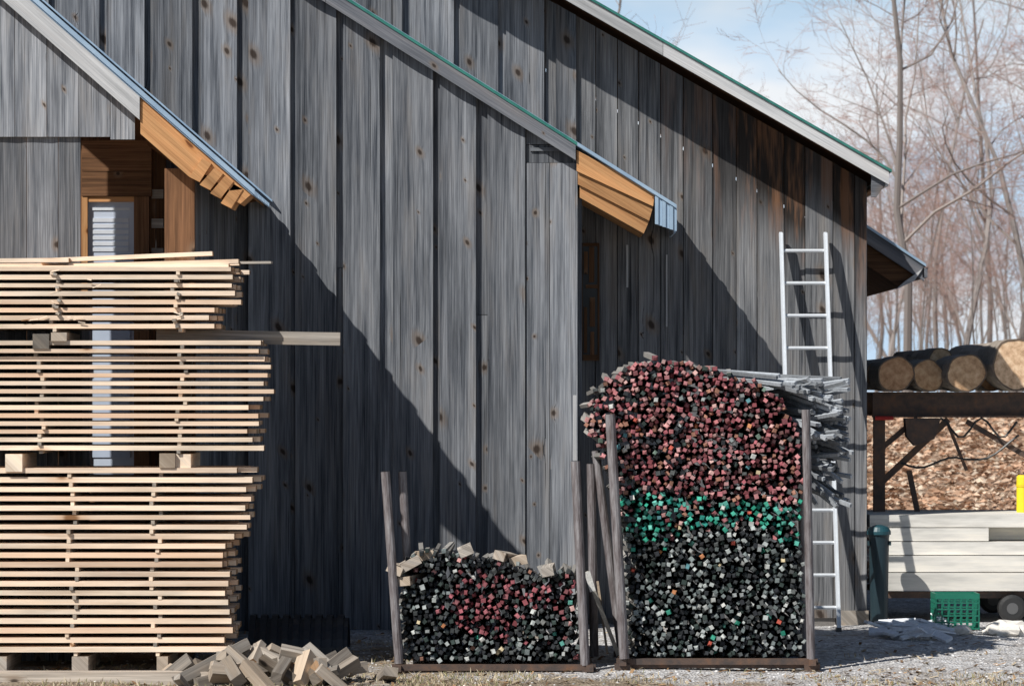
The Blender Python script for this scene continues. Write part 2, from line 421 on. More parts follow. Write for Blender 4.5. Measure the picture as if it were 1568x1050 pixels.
rect(wn,890,372,918,552,wy,.02,'glass')
for a,b,c,d in ((888,372,892,552),(915,372,918,552),(893,372,915,377),(893,543,915,552)):
    rect(wn,a,b,c,d,wy-.02,.018,'redwood',(.4,.1,0))
for a,b,c,d in ((894,385,900,420),(902,378,910,432),(894,470,899,540),(903,455,911,500),(897,436,915,441),(904,508,910,543)):
    rect(wn,a,b,c,d,wy-.03,.012,'redwood')
rect(wn,959,375,962,440,wy,.012,'fascia',(.5,.9,0))  # pale strip, its colour stands in for bright light through a wall gap
rect(wn,1020,390,1022,500,wy,.012,'fascia',(.5,.9,0))  # second light slit between boards, likewise imitated by a pale strip
wn.obj('porch_window',barn)
# left wing
YL=-2.2
lA=W(387,297,-2.35); lsl=.875
ltop=lambda x:lA.z+lsl*(lA.x-x)
lw=MB(); lt=lambda x:ltop(x)-.12
zu=Z(210,YL)
boards(lw,X(-60,YL),X(124,YL),-.2,lambda x:zu+.1,YL,YL+.025,.275,'wall',.1,.005,0,cup=.006)
lx=[-60,-30,24,73,122,170,208]
for a,b in zip(lx[:-1],lx[1:]):
    zz=zu if a<165 else Z(214,YL)
    lw.wboard(X(a,YL),X(b,YL)-.006,zz,lt,YL-.035,YL-.003,'wall',(R.random(),1.2+R.random()*.35,0),cup=.006)
lw.box((X(122,YL),YL+.35,1.3),(.03,.65,3.4),(.2,.2,0),'wall')
YB=-.95
boards(lw,X(-60,YB),X(255,YB),-.1,lambda x:Z(205,YB)+.2,YB,YB+.025,.25,'redwood',.1,.005,0)
rect(lw,125,215,232,262,YB-.10,.09,'redwood',(.3,.9,0))
rect(lw,125,263,232,300,YB-.11,.10,'redwood',(.7,1.0,0))
rect(lw,125,301,134,735,YB-.10,.09,'fresh',(.6,.5,0))
rect(lw,205,301,228,735,YB-.10,.09,'redwood',(.8,1.2,0))
rect(lw,134,301,205,309,YB-.09,.07,'fresh',(.5,.9,0))
rect(lw,134,309,205,735,YB-.05,.045,'plastic',(.55,.62,.74))
for k in range(6): rect(lw,142,334+k*9,197,340+k*9,YB-.058,.01,'plastic',(.66,.70,.76))
rect(lw,140,318,199,322,YB-.06,.012,'plastic',(.7,.75,.8))
rect(lw,140,420,199,560,YB-.06,.012,'plastic',(.50,.58,.72))
rect(lw,140,580,199,700,YB-.06,.012,'plastic',(.50,.58,.72))
# corner post and closed end wall of the porch
rect(lw,252,258,298,1000,-2.14,.05,'redwood',(.3,1.0,0))
sidewall(lw,X(300,-2.1),-2.08,-.04,-.15,Z(236,-2.1),'wall')
for k in range(4): rect(lw,232,290+k*45,250,304+k*45,-1.0,.04,'scrap')
lw.obj('side_wing',barn)
lr=MB(); lx0=X(-200,-2.35)
roofslab(lr,lx0,lA.x,ltop,-2.36,-.035,.012,'roof',0)
y=-2.3
while y<-.1:
    roofslab(lr,lx0,lA.x+.01,ltop,y,y+.05,.03,'roof',.031); y+=.23
roofslab(lr,lx0,lA.x-.05,ltop,-2.33,-.05,.03,'fresh',-.014)
fasc(lr,lx0,X(214,-2.35),ltop,-2.37,.03,.20,'fascia',.014)
fasc(lr,lx0,lA.x+.02,ltop,-2.385,.05,.05,'roof',-.055)
roofslab(lr,lx0,lA.x+.03,ltop,-.12,-.04,.02,'roof',.085)
y0=-2.345
lr.prism([pz(215,205,y0),pz(290,271,y0),pz(306,262,y0),pz(352,292,y0),pz(372,290,y0),pz(215,153,y0)],y0,y0+.05,(.35,.7,.3),'fresh',lsl)
st=[(290,271,318,247),(306,283,336,262),(322,296,352,274),(338,311,366,286),(352,304,380,292)]
for i,(a,b,c,d) in enumerate(st):
    lr.prism([pz(a,b,y0),pz(a+16,b+8,y0),pz(c+6,d+4,y0),pz(c-8,d-4,y0)],y0+.01*i-.03,y0+.5,(R.random(),.3+R.random()*.4,0),'fresh',lsl)
for y in (-1.7,-1.1,-.5): lr.prism([pz(215,215,y0),pz(330,300,y0),pz(372,292,y0),pz(215,157,y0)],y,y+.05,(R.random(),.2,0),'redwood',lsl)
lr.obj('side_wing_roof',barn)
an=MB(); ya=4.0; aA=W(1418,404,ya); asl=.66
atop=lambda x:aA.z+asl*(aA.x-x)
axl=X(1300,ya)
roofslab(an,axl,aA.x,atop,ya-.02,8.8,.03,'roof',0)
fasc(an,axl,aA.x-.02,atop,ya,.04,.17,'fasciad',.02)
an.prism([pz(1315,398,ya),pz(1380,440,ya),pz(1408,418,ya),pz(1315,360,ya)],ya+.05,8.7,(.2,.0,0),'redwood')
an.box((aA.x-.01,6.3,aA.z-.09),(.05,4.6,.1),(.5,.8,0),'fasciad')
an.prism([pz(1372,443,ya),pz(1384,432,ya),pz(1412,412,ya),pz(1400,430,ya)],ya-.02,ya+.05,(.5,.8,0),'fascia')
an.obj('annex_roof',barn)
# ---------------------------------------------------------------- ladder
ld=MB(); ca=(.74,.78,.82)
def lp(px0,px1,t,py0=357,py1=965,ya=.9,yb=-.05):
    y=ya+(yb-ya)*t; py=py0+(py1-py0)*t; return W(px0+(px1-px0)*t,py,y)
def beam(mb,a,b,w,d,col,mat,up=Vector((0,1,0)),endmat=None):
    a=Vector(a);b=Vector(b);z=(b-a).normalized(); x=up.cross(z).normalized(); y=z.cross(x)
    rot=Matrix((x,y,z)).transposed()
    mb.box((a+b)/2,(w,d,(b-a).length),col,mat,rot,endmat)
for (a,b,t0) in ((1195,1212,0),(1263,1284,0)):
    beam(ld,lp(a,b,t0),lp(a,b,1),.028,.07,ca,'alum')
    beam(ld,lp(a,b,t0)+Vector((.016,-.036,0)),lp(a,b,1)+Vector((.016,-.036,0)),.012,.012,ca,'alum')
n=12
for k in range(n):
    t=(27+49.6*k)/608.
    a=lp(1197,1214,t);b=lp(1262,1283,t)
    ld.tube([a,b],.017,ca,'alum',8)
for (a,b) in ((1195,1212),(1263,1284)):
    p=lp(a,b,1); ld.box(p+Vector((0,0,.0)),(.05,.10,.06),(.05,.05,.05),'plastic')
ld.obj('ladder')
# ---------------------------------------------------------------- lumber stack
lb=MB(); yF=-3.3
def stack(pt,pb,n,ends,tf=.62,stk=(85,270)):
    pt_=(pb-pt)/n
    for i in range(n):
        pz0=pt+i*pt_; th=pt_*tf*sc(yF)
        zc=Z(pz0+pt_*tf/2,yF)
        rb=ends(i/(n-1))
        y=yF+R.uniform(-.015,.015); j=0
        tilt=R.uniform(-.0018,.0018)
        while y<yF+.92:
            w=R.choice((.14,.16,.19,.22)); xe_=X(rb+R.uniform(-12,12)-(6 if j else 0),yF)+R.choice((0,0,.0,.03,.06,.09))
            xs_=X(-150+R.uniform(-10,10),yF)
            t2=th*R.uniform(.80,1.0)
            g=R.random()
            lb.box(((xs_+xe_)/2,y+w/2+R.uniform(-.012,.012)*(1 if j==0 else .2),zc+R.uniform(-.0015,.0015)),(xe_-xs_,w-.006,t2),(R.random(),g,R.random()),'lumber',Matrix.Rotation(tilt+R.uniform(-.0004,.0004),3,'Y'),endmat='lumberend')
            y+=w; j+=1
        gt=pt_*(1-tf)*sc(yF); zg=Z(pz0+pt_*tf+pt_*(1-tf)/2,yF)
        for s in stk:
            xs_=X(s+R.uniform(-8,8),yF)
            lb.box((xs_,yF+.50-R.uniform(-.03,.015),zg),(.03,1.0,gt*.97),(R.random(),R.random()*.7,R.random()*.5),'scrap' if R.random()<.5 else 'lumber')
stack(408,508,8,lambda t:356-8*t-18*(t>.6),.60,(85,270))
stack(521,694,14,lambda t:394+6*math.sin(t*6),.60,(62,278))
stack(716,1004,20,lambda t:(370-28*t)+10*math.sin(t*9),.58,(110,238))
for a,b,c,d,y in ((-150,400,105,398,0),(-150,412,350,407,.02),(60,399,325,388,.12),(105,407,365,400,.04),(-100,408,366,403,.25)):
    p=W(a,b,yF+y);q=W(c,d,yF+y); lb.box((p+q)/2+Vector((0,.07,0)),((q-p).length,.14,.035),(R.random(),.9,R.random()*.7),'lumber',Matrix.Rotation(-math.atan2(q.z-p.z,q.x-p.x),3,'Y'),endmat='lumberend')
p=W(250,405,yF+.5);q=W(416,400,yF+.3); lb.box((p+q)/2,((q-p).length,.05,.02),(.4,.9,0),'scrap',Matrix.Rotation(math.atan2(q.y-p.y,q.x-p.x),3,'Z'))
for k in range(9):
    a=R.choice((85,270))+R.uniform(-6,6); py=R.choice([420+k*10])
    lb.box(W(a,py,yF-.005),(.03,.05,.02),(R.random(),R.random(),0),'scrap',Matrix.Rotation(R.uniform(-.4,.4),3,'Y'))
for k in range(16):
    a=R.choice((85,270,120,240))+R.uniform(-60,60); py=R.uniform(410,500)
    lb.box(W(a,py,yF-.012),(R.uniform(.02,.08),.004,.008),(R.random(),1,0),'lumber',Matrix.Rotation(R.uniform(-.5,.5),3,'Y'))
yb=yF+.45
p=W(240,514,yb);q=W(521,519,yb); lb.box((p+q)/2,((q-p).length,.09,.11),(.3,.4,.1),'scrap',Matrix.Rotation(.018,3,'Y'))
def blk(a,b,c,d,mat='scrap',dp=1.0,y=yF-.03,col=None):
    p=W(a,d,y);q=W(c,b,y); lb.box(((p.x+q.x)/2,y+dp/2,(p.z+q.z)/2),(q.x-p.x,dp,q.z-p.z),col,mat,endmat=mat)
blk(50,511,75,534,'scrap',.98,yF-.03,(.2,-.5,0)); blk(78,509,102,522,'scrap')
blk(8,695,34,722,'lumber',1.0,yF-.04,(.3,.9,0)); blk(244,694,268,716,'scrap',1.0); blk(268,695,292,716,'lumber',1.0,yF+.01,(.2,.2,0))
blk(240,1005,257,1028,'scrap'); blk(110,1005,135,1040,'scrap'); blk(-20,1005,10,1040,'scrap')
lb.obj('lumber_stack')
tb=MB(); p=W(-150,1040,-3.75);q=W(328,1038,-3.75); tb.box((p+q)/2,((q-p).length,.16,.13),(.3,1.1,.5),'scrap')
tb.obj('ground_timber')
# ---------------------------------------------------------------- stakes
PINK=[(.48,.18,.19),(.58,.30,.29),(.34,.10,.12),(.48,.21,.22),(.66,.42,.39),(.22,.06,.07),(.38,.13,.15),(.26,.10,.11),(.50,.28,.28),(.34,.17,.12)]
GRN=[(.03,.34,.23),(.07,.48,.34),(.02,.22,.18),(.10,.42,.34),(.15,.5,.42)]
DRK=[(.035,.04,.045),(.06,.068,.07),(.022,.025,.03),(.09,.10,.10),(.04,.06,.055)]
LGT=[(.34,.37,.37),(.44,.48,.47),(.22,.26,.26),(.52,.54,.52),(.15,.18,.18)]
ODD=[(.6,.26,.12),(.5,.1,.07),(.6,.5,.32),(.1,.25,.28),(.6,.6,.57),(.15,.22,.18)]
def stake(mb,p,dirv,L,w,roll,col,side):
    z=Vector(dirv).normalized(); x=Vector((0,0,1)).cross(z).normalized(); y=z.cross(x)
    c,s=math.cos(roll),math.sin(roll); a=x*c+y*s; b=y*c-x*s
    h=w/2; k=R.uniform(.45,.92); asp=R.uniform(.72,1.1)
    off=(a*R.uniform(-.3,.3)+b*R.uniform(-.3,.3))*h*(1-k)*2
    def ring(t,hh,o=Vector((0,0,0))): return [p+z*t+a*i*hh*asp+b*j*hh+o for i,j in ((-1,-1),(1,-1),(1,1),(-1,1))]
    r0=ring(0,h*k,off); r1=ring(R.uniform(.01,.04),h); r2=ring(.12,h); r3=ring(L,h)
    sk=R.uniform(-.3,.3); sk2=R.uniform(-.3,.3)
    r0=[q+z*((q-p).dot(a)*sk+(q-p).dot(b)*sk2) for q in r0]
    mb.face(r0,col,'vc')
    for q0,q1,cc in ((r0,r1,tuple(v*.85 for v in col)),(r1,r2,tuple(v*.7 for v in col)),(r2,r3,side)):
        for i in range(4):
            j=(i+1)%4; mb.face([q0[i],q1[i],q1[j],q0[j]],cc,'vc')
    mb.face(r3[::-1],side,'vc')
def interp(tab,t):
    if t<=tab[0][0]: return tab[0][1]
    for (a,b),(c,d) in zip(tab,tab[1:]):
        if t<=c: return b+(d-b)*(t-a)/(c-a)
    return tab[-1][1]
def bundle(mb,y0,left,right,top,bot,colf,sp=8.8):
    py=bot; row=0
    while py>min(t[1] for t in top)-2:
        px=interp(left,py)+ (row%2)*sp/2
        while px<interp(right,py):
            a=px+R.uniform(-2.9,2.9); b=py+R.uniform(-2.9,2.9)
            if b>interp(top,a)+R.uniform(-4,3) and R.random()>.035:
                yy=y0+abs(R.gauss(0,.06))
                w=R.uniform(.033,.043)
                g=R.uniform(.15,.4)
                stake(mb,W(a,b,yy),(R.uniform(-.05,.05),1,R.uniform(-.04,.04)),1.15+R.uniform(0,.1),w,R.uniform(0,1.57),colf(a,b),(g,g*.96,g*.9))
            px+=sp
        py-=sp*.9; row+=1
def nz(a,b,s=.03): return noise.noise(Vector((a*s,b*s,3.3)))
def vary(c,lo=.6,hi=1.2):
    k=R.uniform(lo,hi); return tuple(v*k for v in c)
def colR(a,b):
    n=nz(a,b,.015)*40; q=b+n; r=R.random()
    if r<.03: return R.choice(ODD)
    if q<762: return vary(R.choice(PINK),.55,1.3) if r<.84 else (vary(R.choice(LGT)) if r<.87 else R.choice(DRK))
    if q<808:
        return vary(R.choice(GRN)) if r<.6 else (vary(R.choice(PINK)) if r<.82 else R.choice(DRK))
    return vary(R.choice(DRK)) if r<.58 else (vary(R.choice(LGT),.7,1.2) if r<.97 else vary(R.choice(GRN),.3,.8))
def colL(a,b):
    n=nz(a+300,b,.02)*50; q=b+n; r=R.random()
    if r<.015: return R.choice(ODD)
    if 890<q<960 and 680<a+n<890: return vary(R.choice(PINK[2:3]+PINK[5:8]),.7,1.2) if r<.6 else R.choice(DRK)
    if q<=890: return vary(R.choice(DRK)) if r<.66 else (vary(R.choice(PINK)) if r<.78 else vary(R.choice(LGT)))
    return vary(R.choice(DRK)) if r<.66 else (vary(R.choice(LGT)) if r<.95 else (vary(R.choice(GRN),.3,.8) if r<.97 else vary(R.choice(PINK))))
def pole(mb,a,b,c,d,y,r=.045,mat='post'):
    p=W(a,b,y);q=W(c,d,y); mb.tube([p,q],r,(.3,.3,.3),mat,12)
    mb.tube([p+Vector((0,0,.004)),p+Vector((0,0,.006))],r*.8,(.02,.02,.02),'vc',12)
def rack(mb,xa,xb,pyb,yf,depth=1.1):
    z0=Z(pyb,yf)
    for y in (yf-.03,yf+depth-.2):
        p=X(xa,yf);q=X(xb,yf)
        mb.box(((p+q)/2,y+.04,z0-.045),(q-p,.08,.05),None,'rust')
        mb.box(((p+q)/2,y+.04,z0-.085),(q-p,.02,.03),None,'rust')
        for x in (p+.05,q-.05):
            mb.box((x,y+.03,z0-.11),(.13,.12,.09),None,'rust')
            mb.box((x,y+.03,z0-.15),(.2,.2,.012),None,'rust')
    for x in (X(xa,yf)+.05,X(xb,yf)-.05): mb.box((x,yf+depth/2-.1,z0-.05),(.06,depth,.05),None,'rust')
rk=empty('stake_rack')
fr=MB(); rack(fr,600,912,1013,-3.0)
pole(fr,590,722,611,1015,-2.98,.038); pole(fr,616,722,632,1010,-1.95,.036)
pole(fr,881,706,896,1018,-3.0,.04); pole(fr,905,710,910,1005,-1.95,.038)
fr.obj('frame',rk)
bn=MB()
bundle(bn,-2.95,[(840,625),(880,612),(1010,620)],[(840,880),(880,888),(1010,889)],[(605,880),(625,850),(655,845),(700,843),(750,852),(800,868),(830,882),(860,872),(890,882)],1008,colL)
for a,b,s,r in ((628,862,.17,.5),(650,850,.14,.1),(612,872,.13,-.4),(713,842,.12,.4),(790,858,.15,.2),(775,852,.1,-.3),(840,872,.1,.2),(632,886,.10,.1)):
    bn.box(W(a,b,-2.7)+Vector((0,0,0)),(s,R.uniform(.3,.7),.075),(R.random(),.9,R.random()),'scrap',Matrix.Rotation(-r,3,'Y')@Matrix.Rotation(R.uniform(-.3,.3),3,'Z'))
bn.obj('stake_bundle',rk)
rk2=empty('stake_rack.001')
fr=MB(); rack(fr,944,1252,1004,-2.9)
pole(fr,934,634,956,1008,-2.98,.042)
pole(fr,912,690,952,1000,-1.95,.036)
pole(fr,1234,627,1242,1015,-2.9,.036); pole(fr,1226,640,1232,1005,-1.9,.036)
fr.obj('frame',rk2)
bn=MB()
bundle(bn,-2.87,[(550,980),(565,940),(580,922),(600,908),(640,896),(670,905),(700,925),(740,944),(760,948),(800,950),(830,958),(1000,966)],
 [(550,1060),(560,1100),(575,1150),(590,1185),(610,1208),(640,1220),(740,1230),(800,1224),(850,1230),(1000,1232)],
 [(895,645),(905,614),(922,580),(960,560),(1010,550),(1050,552),(1090,562),(1130,573),(1160,584),(1195,606),(1222,655)],1000,colR)
for i in range(190):
    t=R.random(); g=R.uniform(.12,.5)
    y=-2.55+t*.8+R.uniform(-.1,.1)
    s0=R.choice(('up','up','mid','low'))
    if s0=='up': p=W(R.uniform(1130,1190),R.uniform(572,640),y+.4); q=W(R.uniform(1235,1302),R.uniform(576,695),y-.3)
    elif s0=='mid': p=W(R.uniform(1130,1190),R.uniform(625,690),y+.4); q=W(R.uniform(1240,1308),R.uniform(630,700),y-.3)
    else: p=W(R.uniform(1150,1200),R.uniform(660,730),y+.3); q=W(R.uniform(1250,1304),R.uniform(695,778),y-.25)
    beam(bn,p,q,.03,.03,(g*.93,g,g*1.08),'vc',Vector((.1,.9,.3)))
for i in range(26):
    g=R.uniform(.2,.5)
    p=W(1085+i*5,R.uniform(566,574)+i*.8,-2.3); q=W(1190+i*3.5,R.uniform(572,588)+i*1.6,-2.75+R.uniform(-.1,.1))
    beam(bn,p,q,.03,.03,(g*.93,g,g*1.08),'vc',Vector((.1,.9,.3)))
bn.obj('stake_bundle',rk2)
st=MB()
beam(st,W(898,875,-2.6),W(948,1005,-2.4),.035,.02,(.42,.40,.36),'vc'); beam(st,W(915,890,-2.2),W(930,1000,-2.6),.02,.02,(.25,.2,.15),'vc')
beam(st,W(899,875,-2.7),W(908,905,-2.7),.05,.01,(.6,.6,.58),'vc')
st.obj('loose_stakes')
# ---------------------------------------------------------------- scrap wood pile
sp=MB()
for i in range(46):
    t=R.gauss(.47,.24); t=clamp(t,-.02,1.02); px=275+t*310
    y=R.uniform(-4.0,-3.3)
    hmax=.24*math.exp(-((px-425)/105)**2)*(1-abs(y+3.6)/.9)
    z=gz(X(px,y),y)+.04+R.uniform(0,1)*max(hmax,0)
    rot=Matrix.Rotation(R.uniform(-1.6,1.6),3,'Z')@Matrix.Rotation(R.uniform(-.7,.7),3,'Y')@Matrix.Rotation(R.uniform(-.8,.8),3,'X')
    s=R.choice((.08,.10,.13)); sp.box((X(px,y),y,z),(R.uniform(.16,.45),s*R.uniform(.7,1.3),s*R.uniform(.6,1)),(R.random(),R.uniform(-.7,.9),R.random()),'scrap',rot,endmat='lumberend' if R.random()<.2 else None)
for i in range(60):
    px=R.uniform(265,600); y=R.uniform(-4.3,-3.3); sp.box((X(px,y),y,gz(X(px,y),y)+.01),(R.uniform(.03,.14),R.uniform(.01,.04),.012),(R.random(),R.uniform(-.3,1.1),R.random()),'scrap',Matrix.Rotation(R.uniform(0,3),3,'Z'))
for a,b,c,d in ((270,1042,378,985),(300,1046,440,1010),(395,1048,560,1020),(480,1040,530,1000)):
    beam(sp,W(a,b,-3.9),W(c,d,-3.5),.09,.10,(R.random(),.1,R.random()*.6),'scrap')
sp.obj('scrap_wood_pile')
cu=MB(); y=-1.9
n=14; x0,x1=X(380,y),X(532,y)
for k in range(9):
    xa=x0+(x1-x0)*k/9; xb=x0+(x1-x0)*(k+1)/9-.01
    for (q0,q1,rr) in ((xa,xb-.03,.34),(xb-.03,xb+.01,.31)):
        pts=[(math.cos(math.pi*i/n),math.sin(math.pi*i/n)) for i in range(n+1)]
        for i in range(n):
            a,b=pts[i],pts[i+1]
            cu.face([(q0,y+.3-a[0]*rr,-.1+a[1]*rr),(q1,y+.3-a[0]*rr,-.1+a[1]*rr),(q1,y+.3-b[0]*rr,-.1+b[1]*rr),(q0,y+.3-b[0]*rr,-.1+b[1]*rr)],(.018,.02,.024),'plastic')
cu.obj('culvert_pipe')
# ---------------------------------------------------------------- right side things
tr=empty('flatbed_trailer'); t=MB(); y=1.15
zs=[905,876,850,829,808,788]
for i in range(5):
    p0,p1=zs[i],zs[i+1]
    for k in range(6):
        a=1356+R.uniform(-6,6) if i<4 else 1333; yy=y+k*.28+(.02*i)
        z0,z1=Z(p0,y)+.002,Z(p1,y)
        xb=X(1800,y)
        if i==3 and k==0: xb=X(1515,y)
        t.box(((X(a,y)+xb)/2,yy+.135,(z0+z1)/2),(xb-X(a,y),.27,z1-z0-.006),(R.random(),R.uniform(.2,1),0),'siding')
t.obj('planks',tr)
t=MB()
t.box(((X(1350,y)+X(1790,y))/2,y+.1,Z(911,y)),(X(1790,y)-X(1350,y),.06,.06),None,'rust')
t.box(((X(1350,y)+X(1790,y))/2,y+1.6,Z(911,y)),(X(1790,y)-X(1350,y),.06,.06),None,'rust')
for px in (1380,1470,1560,1700): t.box((X(px,y),y+.85,Z(911,y)),(.06,1.5,.05),None,'rust')
for px in (1550,1620):
    for yy in (y+.05,y+1.55):
        c=W(px,931,y); c.y=yy
        t.tube([c-Vector((0,.07,0)),c-Vector((0,.06,0)),c+Vector((0,.06,0)),c+Vector((0,.07,0))],[.10,.13,.13,.10],(.03,.03,.03),'plastic',20)
        t.tube([c-Vector((0,.075,0)),c-Vector((0,.07,0))],.055,(.15,.15,.15),'alum',14)
t.obj('chassis',tr)
dk=MB()
def lw_(mb,a,b,c,d,y,w,dp,mat='rust',y2=None): beam(mb,W(a,b,y),W(c,d,y if y2 is None else y2),w,dp,None,mat)
for yy,f in ((2.3,0),(4.0,0)):
    p=W(1336,619,yy);q=W(1800,621,yy)
    if yy>3: p.z=q.z=W(1336,619,2.3).z; p.x=W(1336,619,2.3).x
    dk.box((p+q)/2,((q-p).length,.03,.2),None,'rust')
    for s in (-1,1): dk.box((p+q)/2+Vector((0,0,s*.11)),((q-p).length,.14,.02),None,'rust')
    for px in (1346,1585,1720):
        a=W(px,636,yy); dk.box((a.x,yy,a.z/2),(.11,.11,a.z),None,'rust')
    lw_(dk,1350,738,1452,642,yy,.06,.06); lw_(dk,1450,645,1480,720,yy,.03,.03)
    lw_(dk,1392,720,1406,790,yy,.05,.05); lw_(dk,1405,640,1345,690,yy,.05,.05); lw_(dk,1575,700,1480,645,yy,.05,.05)
dk.tube([W(1380+i*12,708+8*math.sin(i*.7)+ (0 if i<8 else (i-8)*-5),2.2) for i in range(16)],.012,(.03,.03,.03),'plastic',6)
dk.tube([W(1440+i*9,640+30*math.sin(i*.45)**2,2.2) for i in range(14)],.012,(.03,.03,.03),'plastic',6)
dk.prism([pz(1385,640,2.2),pz(1388,668,2.2),pz(1400,682,2.2),pz(1430,672,2.2),pz(1440,640,2.2)],2.15,2.35,mat='rust'); dk.tube([W(1340,640,2.2),W(1368,640,2.2)],.02,(.5,.03,.02),'plastic',8)
dk.obj('log_deck')
def log(name,px,py,rpx,y0,ang,L,tint,rise=0):
    m=MB(); c=W(px,py,y0); r=rpx*sc(y0); n=26
    d=Vector((math.sin(ang),math.cos(ang),rise)); e=Vector((math.cos(ang),-math.sin(ang),0)); g=Vector((0,0,1))
    ph=R.uniform(0,6); rings=[]
    for k in range(9):
        rg=[]
        for i in range(n):
            t_=2*math.pi*i/n; rr=r*(1+.05*math.sin(2*t_+ph)+.03*math.sin(5*t_+ph*2)+.02*R.uniform(-1,1))*(1-.01*k)
            rg.append(c+d*(L*k/8)+e*math.cos(t_)*rr+g*math.sin(t_)*rr)
        rings.append(rg)
    for k in range(8):
        for i in range(n):
            j=(i+1)%n; b=R.uniform(.6,1.25)
            m.face([rings[k][i],rings[k+1][i],rings[k+1][j],rings[k][j]],(.38*b,.33*b,.28*b),'bark')
    for rg,s in ((rings[0],1),(rings[-1],-1)):
        uv=[(math.cos(2*math.pi*i/n)*r,math.sin(2*math.pi*i/n)*r) for i in range(n)]
        m.face(rg[::-1] if s<0 else rg,tint,'logend',uv[::-1] if s<0 else uv)
        if s>0:
            for i in range(n):
                j=(i+1)%n; a=rg[i];b=rg[j]; o1=a+(a-c)*.07;o2=b+(b-c)*.07
                m.face([a-d*.004,b-d*.004,o2-d*.004,o1-d*.004],(.16,.12,.09),'bark'); m.face([o1-d*.004,o2-d*.004,o2+d*.5,o1+d*.5],(.30,.26,.22),'bark')
    m.obj(name)
for a in ((1346,574,20,2.5,-.15,2.0,(.5,.45,.4)),(1372,573,26,2.0,-.1,2.4,(.8,.66,.56)),(1422,575,23,2.1,-.15,2.4,(.8,.7,.6)),(1440,552,18,2.6,-.1,2.0,(.95,.9,.8)),
          (1480,571,28,1.95,-.15,2.4,(.95,.85,.75)),(1518,578,20,2.4,-.1,2.4,(.6,.5,.4)),(1556,558,36,1.9,-.1,2.4,(1.2,1.15,1.1)),(1625,572,28,2.1,-.2,2.3,(.9,.8,.7)),(1690,570,30,2.1,-.2,2.3,(.9,.8,.7))):
    log('log',*a)
tc=MB(); y=.75; c=W(1346,925,y); c.z=gz(c.x,y)
zt=Z(818,y)
tc.tube([(c.x,y,c.z),(c.x,y,c.z+.02),(c.x,y,zt-.03),(c.x,y,zt)],[.075,.08,.095,.10],(.012,.03,.04),'plastic',24)
tc.tube([(c.x,y,zt),(c.x,y,zt+.03),(c.x,y,zt+.07),(c.x,y,zt+.09)],[.112,.112,.09,.03],(.015,.07,.09),'plastic',24)
for s in (-1,1): tc.box((c.x+s*.10,y,zt-.08),(.02,.09,.04),(.02,.05,.06),'plastic')
tc.obj('trash_can',smooth=False)
mc=MB(); y=-.1; g=(.012,.17,.11)
x0,x1=X(1433,y),X(1499,y); w=x1-x0; zb=gz((x0+x1)/2,y)+.01; hh=.30
for yy in (y,y+w):
    for k in range(8): mc.box((x0+w*k/7,yy,zb+hh/2),(.012,.012,hh),g,'plastic')
    for k in range(6): mc.box(((x0+x1)/2,yy-.002,zb+hh*k/5*.98+.01),(w+.01,.014,.012 if k<5 else .05),g,'plastic')
for xx in (x0,x1):
    for k in range(8): mc.box((xx,y+w*k/7,zb+hh/2),(.012,.014,hh),g,'plastic')
    for k in range(6): mc.box((xx,y+w/2,zb+hh*k/5*.98+.01),(.014,w,.012 if k<5 else .05),g,'plastic')
for k in range(9): mc.box((x0+w*k/8,y+w/2,zb+.005),(.014,w,.01),g,'plastic'); mc.box(((x0+x1)/2,y+w*k/8,zb+.008),(w,.014,.01),g,'plastic')
mc.obj('milk_crate')
yp=2.05; yb_=MB(); c=W(1566,760,yp); yb_.tube([(c.x,yp,Z(790,yp)-.7),(c.x,yp,Z(730,yp)),(c.x,yp,Z(727,yp))],[.06,.06,.045],(.95,.72,.03),'plastic',16); yb_.tube([(c.x,yp,Z(745,yp)),(c.x,yp,Z(741,yp))],.065,(.8,.6,.03),'plastic',16); yb_.obj('yellow_bollard')
def rock(mb,c,r,col,flat=.6,n=7,m_=5):
    c=Vector(c); ph=R.uniform(0,50); P=[]
    for j in range(m_+1):
        th=math.pi*j/m_
        for i in range(n):
            a=2*math.pi*i/n; v=Vector((math.sin(th)*math.cos(a),math.sin(th)*math.sin(a),math.cos(th)*flat))
            P.append(c+v*r*(1+.45*noise.noise(v*1.7+Vector((ph,0,0)))))
    for j in range(m_):
        for i in range(n):
            k=(i+1)%n; mb.face([P[j*n+i],P[(j+1)*n+i],P[(j+1)*n+k],P[j*n+k]],col,'leaf')
ws=MB()
for i in range(34):
    px=R.uniform(1340,1450); y=R.uniform(-.8,.4); c=Vector((X(px,y),y,gz(X(px,y),y)+.03+R.uniform(0,.05)))
    ws.box(c,(R.uniform(.12,.4),R.uniform(.04,.12),R.uniform(.01,.03)),(.74,.77,.82),'leaf',Matrix.Rotation(R.uniform(-1,1),3,'Z')@Matrix.Rotation(R.uniform(-.3,.3),3,'Y')@Matrix.Rotation(R.uniform(-.5,.5),3,'X'))
ws.obj('scrap_siding')
rk_=MB()
for px,py,r in ((1473,965,.10),(1540,966,.17),(1565,962,.12),(1515,968,.07),(1455,968,.05)):
    y=-.35; rock(rk_,(X(px,y),y,gz(X(px,y),y)+r*.3),r,(.78,.74,.68),.5,12,8)
rk_.obj('rocks',smooth=False)
pb=MB()
for i in range(2600):
    y=-4.3+R.random()**.8*6; px=R.uniform(380,1700) if R.random()<.9 else R.uniform(0,500)
    x=X(px,y); g=R.uniform(.25,.8); rock(pb,(x,y,gz(x,y)),R.uniform(.005,.018),(g,g*.99,g*.98),.6,5,4)
pb.obj('pebbles')
gr=MB()
